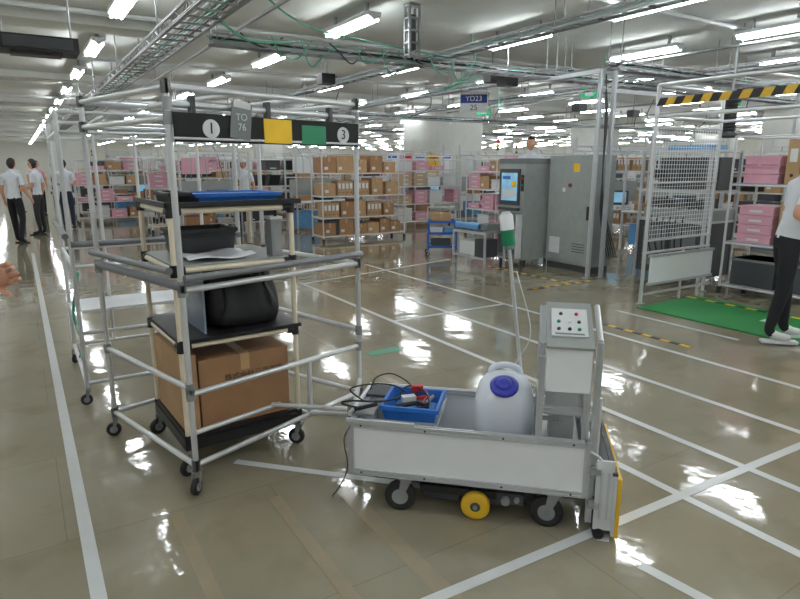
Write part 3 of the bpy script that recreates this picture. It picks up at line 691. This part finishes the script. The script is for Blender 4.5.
for x,y in ((0,0),(.16,-.1),(3.2,0),(3.2,-1.0)):
    b.extr((x,y,0),(x,y,2.84),.05,ALUP); b.bx(x-.06,y-.06,0,x+.06,y+.06,.01,STEEL)
for z in (2.84,2.6): b.extr((0,0,z),(3.2,0,z),.05,ALUP)
b.extr((3.2,0,2.84),(3.2,-1,2.84),.05,ALUP); b.extr((0,0,2.84),(0,1.2,2.84),.05,ALUP); b.tube((0,0,2.6),(.6,0,2.84),.02,ALU)
for k in range(5): b.spline([(.1,0,2.8-.02*k),(.08+.01*k,-.05,2.2),(.1,-.06,1.4),(.12+.03*k,-.05,.9),(.4+.05*k,.0,.25)],.01,BLACK if k%2 else DGREY,6)
b.build((6.84,5.82,0),0)
# ------------------------------------------------------------------ right fenced station
b=MB('guard_fence_frame'); H2=2.45
for x,y in ((0,0),(1.33,.05),(0,-3.3),(1.33,-3.3)): b.tube((x,y,.0125 if y<-1 else 0),(x,y,H2),.022,ALU,12); b.lathe((x,y,.0125 if y<-1 else 0),[(.05,0),(.05,.01)],STEEL,14)
for z in (H2,2.12):
    b.tube((0,0,z),(0,-3.3,z),.02,ALU); b.tube((0,0,z),(1.33,.05,z),.018,ALU); b.tube((1.33,.05,z),(1.33,-3.3,z),.018,ALU)
for y in (-1.1,-2.2): b.tube((0,y,H2),(1.33,y,H2),.018,ALU)
for i_ in range(33):
    y=-i_*.1; vs=[(-.024,y,2.23),(-.024,y-.1,2.23),(-.024,y-.1-.04,2.31),(-.024,y-.04,2.31)]
    vs=vs+[(.0,a[1],a[2]) for a in vs]
    b.raw(vs,[(3,2,1,0),(4,5,6,7),(0,1,5,4),(2,3,7,6),(1,2,6,5),(3,0,4,7)],YEL if i_%2 else BLACK)
for k in range(25): x=.08+k*.05; b.tube((x,.02,.76),(x,.02,2.0),.0028,WHITE,4,caps=False)
for k in range(26): z=.76+k*.0496; b.tube((.08,.02,z),(1.28,.02,z),.0028,WHITE,4,caps=False)
for z in (.74,2.02,1.4): b.tube((0,.02,z),(1.33,.03,z),.012,ALU)
b.tube((0,.02,.6),(1.33,.03,.6),.016,ALU)
b.bx(.08,-.05,.25,1.30,-.02,.55,WHITE); b.bx(.06,-.06,.22,1.32,-.01,.25,ALUP); b.bx(.06,-.06,.55,1.32,-.01,.58,ALUP)
b.tube((.02,-.03,.12),(1.33,-.03,.12),.016,ALU); b.tube((.7,-.03,.0),(.7,-.03,.6),.014,ALU)
b.build((6.06,4.35,0),0)
r=rack('parts_storage_rack',1.9,.6,1.95,[.10,.64,1.36],['x'],8,contents=False)
for k in range(4): 
    z=.663+k*.115; r.bx(.12,.05,z,.52,.5,z+.09,PINK); r.bx(.105,.035,z+.085,.535,.515,z+.108,PINK); r.bx(.25,.0335,z+.03,.4,.0345,z+.06,WHITE2)
for k in range(3):
    z=1.383+k*.11; r.bx(.12,.05,z,.52,.5,z+.085,PINK); r.bx(.105,.035,z+.08,.535,.515,z+.104,PINK)
for j in range(8):
    for (z,h) in ((.663,.52),(1.383,.5)):
        x=.6+j*.155; carton(r,x,.03,z,x+.145,.5,z+h,CARD if j%2 else CARD2,False); r.bx(x+.03,.0285,z+h*.5,x+.11,.0297,z+h*.8,WHITE2); r.lathe((x+.07,.0295,z+.1),[(.02,0),(.02,.001)],INK,10,(0,-1,0))
for j in range(3): r.bx(.1+j*.6,.05,.123,.62+j*.6,.52,.46,DGREY); r.bx(.09+j*.6,.04,.43,.63+j*.6,.53,.46,MGREY)
r.tube((1.33,0,.1),(1.33,0,1.95),.016,ALU)
r.build((7.5,4.25,0),R90)

# ------------------------------------------------------------------ people
def skin_mesh(verts, edges, radii, root=0, sub=2):
    me=bpy.data.meshes.new('sk'); me.from_pydata(verts,edges,[]); ob=bpy.data.objects.new('sk',me); COL.objects.link(ob)
    m=ob.modifiers.new('s','SKIN'); m.use_smooth_shade=True; m.branch_smoothing=.6
    for i,sv in enumerate(me.skin_vertices[0].data):
        sv.radius=radii[i]; sv.use_root=(i==root)
    s=ob.modifiers.new('ss','SUBSURF'); s.levels=sub; s.render_levels=sub
    dg=bpy.context.evaluated_depsgraph_get(); dg.update()
    r=bpy.data.meshes.new_from_object(ob.evaluated_get(dg))
    vs=[v.co.copy() for v in r.vertices]; fs=[list(p.vertices) for p in r.polygons]
    bpy.data.objects.remove(ob); bpy.data.meshes.remove(me); bpy.data.meshes.remove(r)
    return vs,fs
DEF=dict(pel=(0,0,.95),wai=(0,0,1.08),che=(0,.0,1.26),uch=(0,.01,1.39),nk=(0,0,1.47),nt=(0,-.012,1.53),
 shL=(.165,.01,1.40),elL=(.225,.03,1.12),wrL=(.235,-.05,.88),shR=(-.165,.01,1.40),elR=(-.225,.03,1.12),wrR=(-.235,-.05,.88),
 hiL=(.085,0,.90),knL=(.10,-.015,.49),anL=(.10,.025,.10),ftL=(.105,-.06,.055),toL=(.11,-.16,.04),
 hiR=(-.085,0,.90),knR=(-.10,-.015,.49),anR=(-.10,.025,.10),ftR=(-.105,-.06,.055),toR=(-.11,-.16,.04))
RAD=dict(pel=(.145,.105),wai=(.13,.095),che=(.155,.11),uch=(.12,.09),nk=(.058,.055),nt=(.05,.05),sh=(.062,.062),el=(.043,.043),wr=(.028,.026),hi=(.098,.098),kn=(.062,.065),an=(.045,.05),ft=(.043,.04),to=(.038,.03))
def person(name,loc,face,pose=None,shirt=SHIRT,pants=PANTS,shoe=BLACK,scale=1.,head_rot=(0,0),long_sleeve=False,curl=.5,cap=None,badge=False):
    J=dict(DEF); J.update(pose or {}); keys=list(J.keys()); ix={k:i for i,k in enumerate(keys)}
    V=[Vector(J[k]) for k in keys]
    E=[('pel','wai'),('wai','che'),('che','uch'),('uch','nk'),('nk','nt')]
    for s in 'LR': E+=[('uch','sh'+s),('sh'+s,'el'+s),('el'+s,'wr'+s),('pel','hi'+s),('hi'+s,'kn'+s),('kn'+s,'an'+s),('an'+s,'ft'+s),('ft'+s,'to'+s)]
    R=[RAD.get(k) or RAD[k[:2]] for k in keys]
    vs,fs=skin_mesh(V,[(ix[a],ix[c]) for a,c in E],R,ix['pel'],2)
    b=MB(name)
    def region(a,c):
        k=(a[:2],c[:2])
        if a in('pel','wai','che') or k[0]=='uc' and c=='nk': return 'shirt'
        if a=='nk': return 'skin'
        if k==('uc','sh'): return 'shirt'
        if k==('sh','el'): return 'uarm'
        if k==('el','wr'): return 'farm'
        if k[0]=='an' or k[0]=='ft': return 'shoe'
        return 'pants'
    segs=[]
    for a,c in E: segs.append((V[ix[a]],V[ix[c]],(R[ix[a]][0]+R[ix[c]][0])/2,region(a,c)))
    groups={}
    M={'shirt':shirt,'pants':pants,'shoe':shoe,'skin':SKIN}
    beltz=J['pel'][2]+.02
    for f in fs:
        c=sum((vs[i] for i in f),Vector())/len(f); best=1e9;reg=None;tt=0
        for p,q,rr,g in segs:
            d=q-p; t=max(0,min(1,(c-p).dot(d)/d.length_squared)); dist=(c-(p+d*t)).length-rr
            if dist<best: best=dist;reg=g;tt=t
        if reg=='uarm': reg='shirt' if (long_sleeve or tt<.72) else 'skin'
        if reg=='farm': reg='shirt' if (long_sleeve and tt<.93) else 'skin'
        if reg=='shirt' and c.z<beltz and abs(c.x)<.2: reg='pants' if c.z<beltz-.03 else 'shirt'
        groups.setdefault(reg,[]).append(f)
    o=len(b.v); b.v+=[tuple(v) for v in vs]
    for g,l in groups.items():
        k=b.mi(M[g])
        for f in l: b.f.append([i+o for i in f]); b.m.append(k); b.sm.append(True)
    nk=V[ix['nk']]; b.lathe(nk+Vector((0,0,-.02)),[(.075,0),(.064,.03),(.058,.032)],shirt,16)
    for s in 'LR':
        a=V[ix['an'+s]];t=V[ix['to'+s]]; mid=(a+t)/2; d=(t-a); ang=math.atan2(d.y,d.x)
        b.box((mid.x,mid.y,min(a.z,t.z)-.03 if t.z>.06 else .012),((d.xy.length+.10),.085,.024),WHITE2 if shoe is SHOE else BLACKM,Matrix.Rotation(ang,3,'Z'))
    nt=V[ix['nt']]; dirn=(nt-nk).normalized()
    hr=Matrix.Rotation(head_rot[1],3,'Z')@Matrix.Rotation(head_rot[0],3,'X')
    hc=nt+dirn*.095+hr@Vector((0,-.012,0))
    def isface(u): return u.y<-.15 and u.z<.52 or (u.z<-.35 and u.y<.3)
    def hf(u):
        x,y,z=u.x*.075,u.y*.094,u.z*.118
        if u.z<0: k=1-.33*(-u.z)**1.4; x*=k; y=y*(1-.18*(-u.z)) if y<0 else y*(1-.4*(-u.z))
        if u.y<-.3:
            y-=.020*exp(-((u.x/.16)**2+((u.z+.13)/.16)**2)); y-=.006*exp(-((u.x/.3)**2+((u.z+.5)/.15)**2))
            for sx in (-.38,.38): y+=.010*exp(-(((u.x-sx)/.2)**2+((u.z-.03)/.13)**2))
            y-=.006*exp(-(((u.z-.22)/.1)**2))*(1 if abs(u.x)<.6 else 0); y-=.012*exp(-((u.x/.3)**2+((u.z+.85)/.18)**2))
        if not isface(u): x*=1.09;y*=1.08;z*=1.05
        return Vector((x,y,z))
    b.sph(hc,(1,1,1),SKIN,36,28,hf,lambda u: SKIN if isface(u) else HAIR,hr)
    for sx in (-1,1):
        b.sph(hc+hr@Vector((sx*.027,-.078,.004)),(.012,.010,.008),EYEW,10,8,rot=hr)
        b.sph(hc+hr@Vector((sx*.027,-.0865,.004)),(.005,.003,.0055),BLACK,8,6,rot=hr)
        b.sph(hc+hr@Vector((sx*.028,-.088,.024)),(.016,.004,.0035),HAIR,8,6,rot=hr)
        b.sph(hc+hr@Vector((sx*.078,.004,-.008)),(.009,.018,.030),SKIN,10,8,rot=hr)
    b.sph(hc+hr@Vector((0,-.083,-.058)),(.023,.007,.006),LIP,12,6,rot=hr)
    if cap:
        b.sph(hc+hr@Vector((0,0,.045)),(.086,.105,.085),cap,20,12,lambda u: Vector((u.x*.087,u.y*.107,max(u.z,0)*.09)),rot=hr)
        b.sph(hc+hr@Vector((0,-.12,.046)),(.065,.06,.008),cap,14,6,rot=hr)
    for s,sg in (('L',1),('R',-1)):
        w=V[ix['wr'+s]];e=V[ix['el'+s]]; d=(w-e).normalized()
        inward=Vector((-sg,0,0)); n=(inward-d*inward.dot(d))
        if n.length<.2: n=Vector((0,0,-1))-d*(-d.z)
        n=n.normalized(); side=d.cross(n).normalized()
        fwd=Vector((0,-1,.2)); 
        if side.dot(fwd)<0: side=-side
        Mh=Matrix((side,n,d)).transposed()
        b.sph(w+d*.045,(1,1,1),SKIN,14,10,lambda u: Vector((math.copysign(abs(u.x)**.7,u.x)*.040,u.y*.016,math.copysign(abs(u.z)**.7,u.z)*.052)),rot=Mh)
        for k,(off,L) in enumerate(((.029,.070),(.010,.078),(-.010,.073),(-.028,.058))):
            p=w+d*.075+side*off; pts=[p]; cur=d.copy(); rad=[.0095]
            for j,fr in enumerate((.42,.32,.26)):
                ang=curl*(.35+.45*j)*(1+.1*k); cur=(d*cos(ang)+n*sin(ang)); p=p+cur*L*fr*1.25; pts.append(p); rad.append(.009-.001*j)
            pts.append(p+cur*.005); rad.append(.003)
            b.poly(pts,.008,SKIN,8,rad)
        p=w+d*.02+side*.025; td=(d*.65+side*.7+n*.35).normalized(); td2=(d*.85+side*.35+n*.45).normalized()
        b.poly([p,p+td*.035,p+td*.035+td2*.028,p+td*.035+td2*.05,p+td*.035+td2*.055],.01,SKIN,8,[.013,.011,.010,.008,.003])
    ob=b.build(loc,face+pi/2); ob.scale=(scale,)*3; return ob
def lean(dx,dy,extra=None,base=None):
    d={}
    for k in ('wai','che','uch','nk','nt','shL','shR','elL','elR','wrL','wrR'):
        v=Vector((base or DEF).get(k,DEF[k])); f=(v.z-.95)/.5; d[k]=(v.x+dx*f,v.y+dy*f,v.z)
    d.update(extra or {}); return d
person('worker_in_white_shirt',(5.80,2.72,.0135),radians(-38),lean(0,-.10,dict(elR=(-.29,.10,1.14),wrR=(-.22,-.16,1.08),elL=(.25,-.1,1.12),wrL=(.18,-.33,1.12),
    anR=(-.10,.10,.10),ftR=(-.11,.015,.055),toR=(-.12,-.09,.04),knR=(-.10,.02,.49),anL=(.10,-.12,.10),ftL=(.105,-.20,.055),toL=(.11,-.30,.04),knL=(.1,-.10,.49))),shoe=SHOE,scale=1.02)
person('worker_pointing',(-.50,2.38,0),radians(-30),dict(elL=(.24,-.14,1.16),wrL=(.18,-.34,1.23),elR=(-.24,.03,1.12)),pants=NAVY,curl=.6)
person('worker_in_white_shirt',(-.10,14.8,0),radians(60),dict(knL=(.1,-.06,.49),anL=(.1,-.10,.10),ftL=(.1,-.18,.055),toL=(.1,-.27,.04),anR=(-.1,.12,.12),ftR=(-.1,.04,.06),toR=(-.1,-.05,.04),wrR=(-.24,-.15,.92)))
person('worker_in_white_shirt',(.35,16.4,0),radians(150),dict(wrL=(.2,-.22,1.05)),pants=BLACK)
person('worker_in_white_shirt',(1.02,18.0,0),radians(85),dict(wrL=(.12,-.22,1.1),elL=(.26,.0,1.14),wrR=(-.12,-.22,1.1),elR=(-.26,0,1.14)),pants=NAVY)
person('worker_in_pink_shirt',(.55,23,0),radians(-90),shirt=PINKS)
person('worker_in_white_shirt',(-.1,25,0),radians(-60),pants=NAVY)
person('worker_in_white_shirt',(.6,31,0),radians(-80),pants=NAVY)
person('worker_in_white_shirt',(4.7,14.75,0),radians(-120),pants=NAVY,cap=WHITE2)
b=MB('step_platform'); b.bx(-.4,-.3,.27,.4,.3,.3,DGREY)
for x in (-.38,.38):
    for y in (-.28,.28): b.extr((x,y,0),(x,y,.27),.03,ALUP)
b.build((7.82,8.12,0))
person('machine_operator',(7.82,8.12,.3),radians(-130),dict(wrL=(.12,-.3,1.12),wrR=(-.12,-.3,1.12)),scale=1.03)

# ------------------------------------------------------------------ camera & faint ambient
w=bpy.data.worlds.new('world'); SC.world=w; w.use_nodes=True; w.node_tree.nodes['Background'].inputs[0].default_value=(.8,.85,.9,1); w.node_tree.nodes['Background'].inputs[1].default_value=.3
cam=bpy.data.cameras.new('camera'); cam.lens=27.; cam.sensor_width=36; co=bpy.data.objects.new('camera',cam); COL.objects.link(co)
co.location=(0,0,1.6); co.rotation_euler=(radians(90)-math.atan(134.5/600),0,radians(-32)); cam.clip_start=.05; cam.clip_end=200
SC.camera=co
print('verts',sum(len(o.data.vertices) for o in bpy.data.objects if o.type=='MESH'))
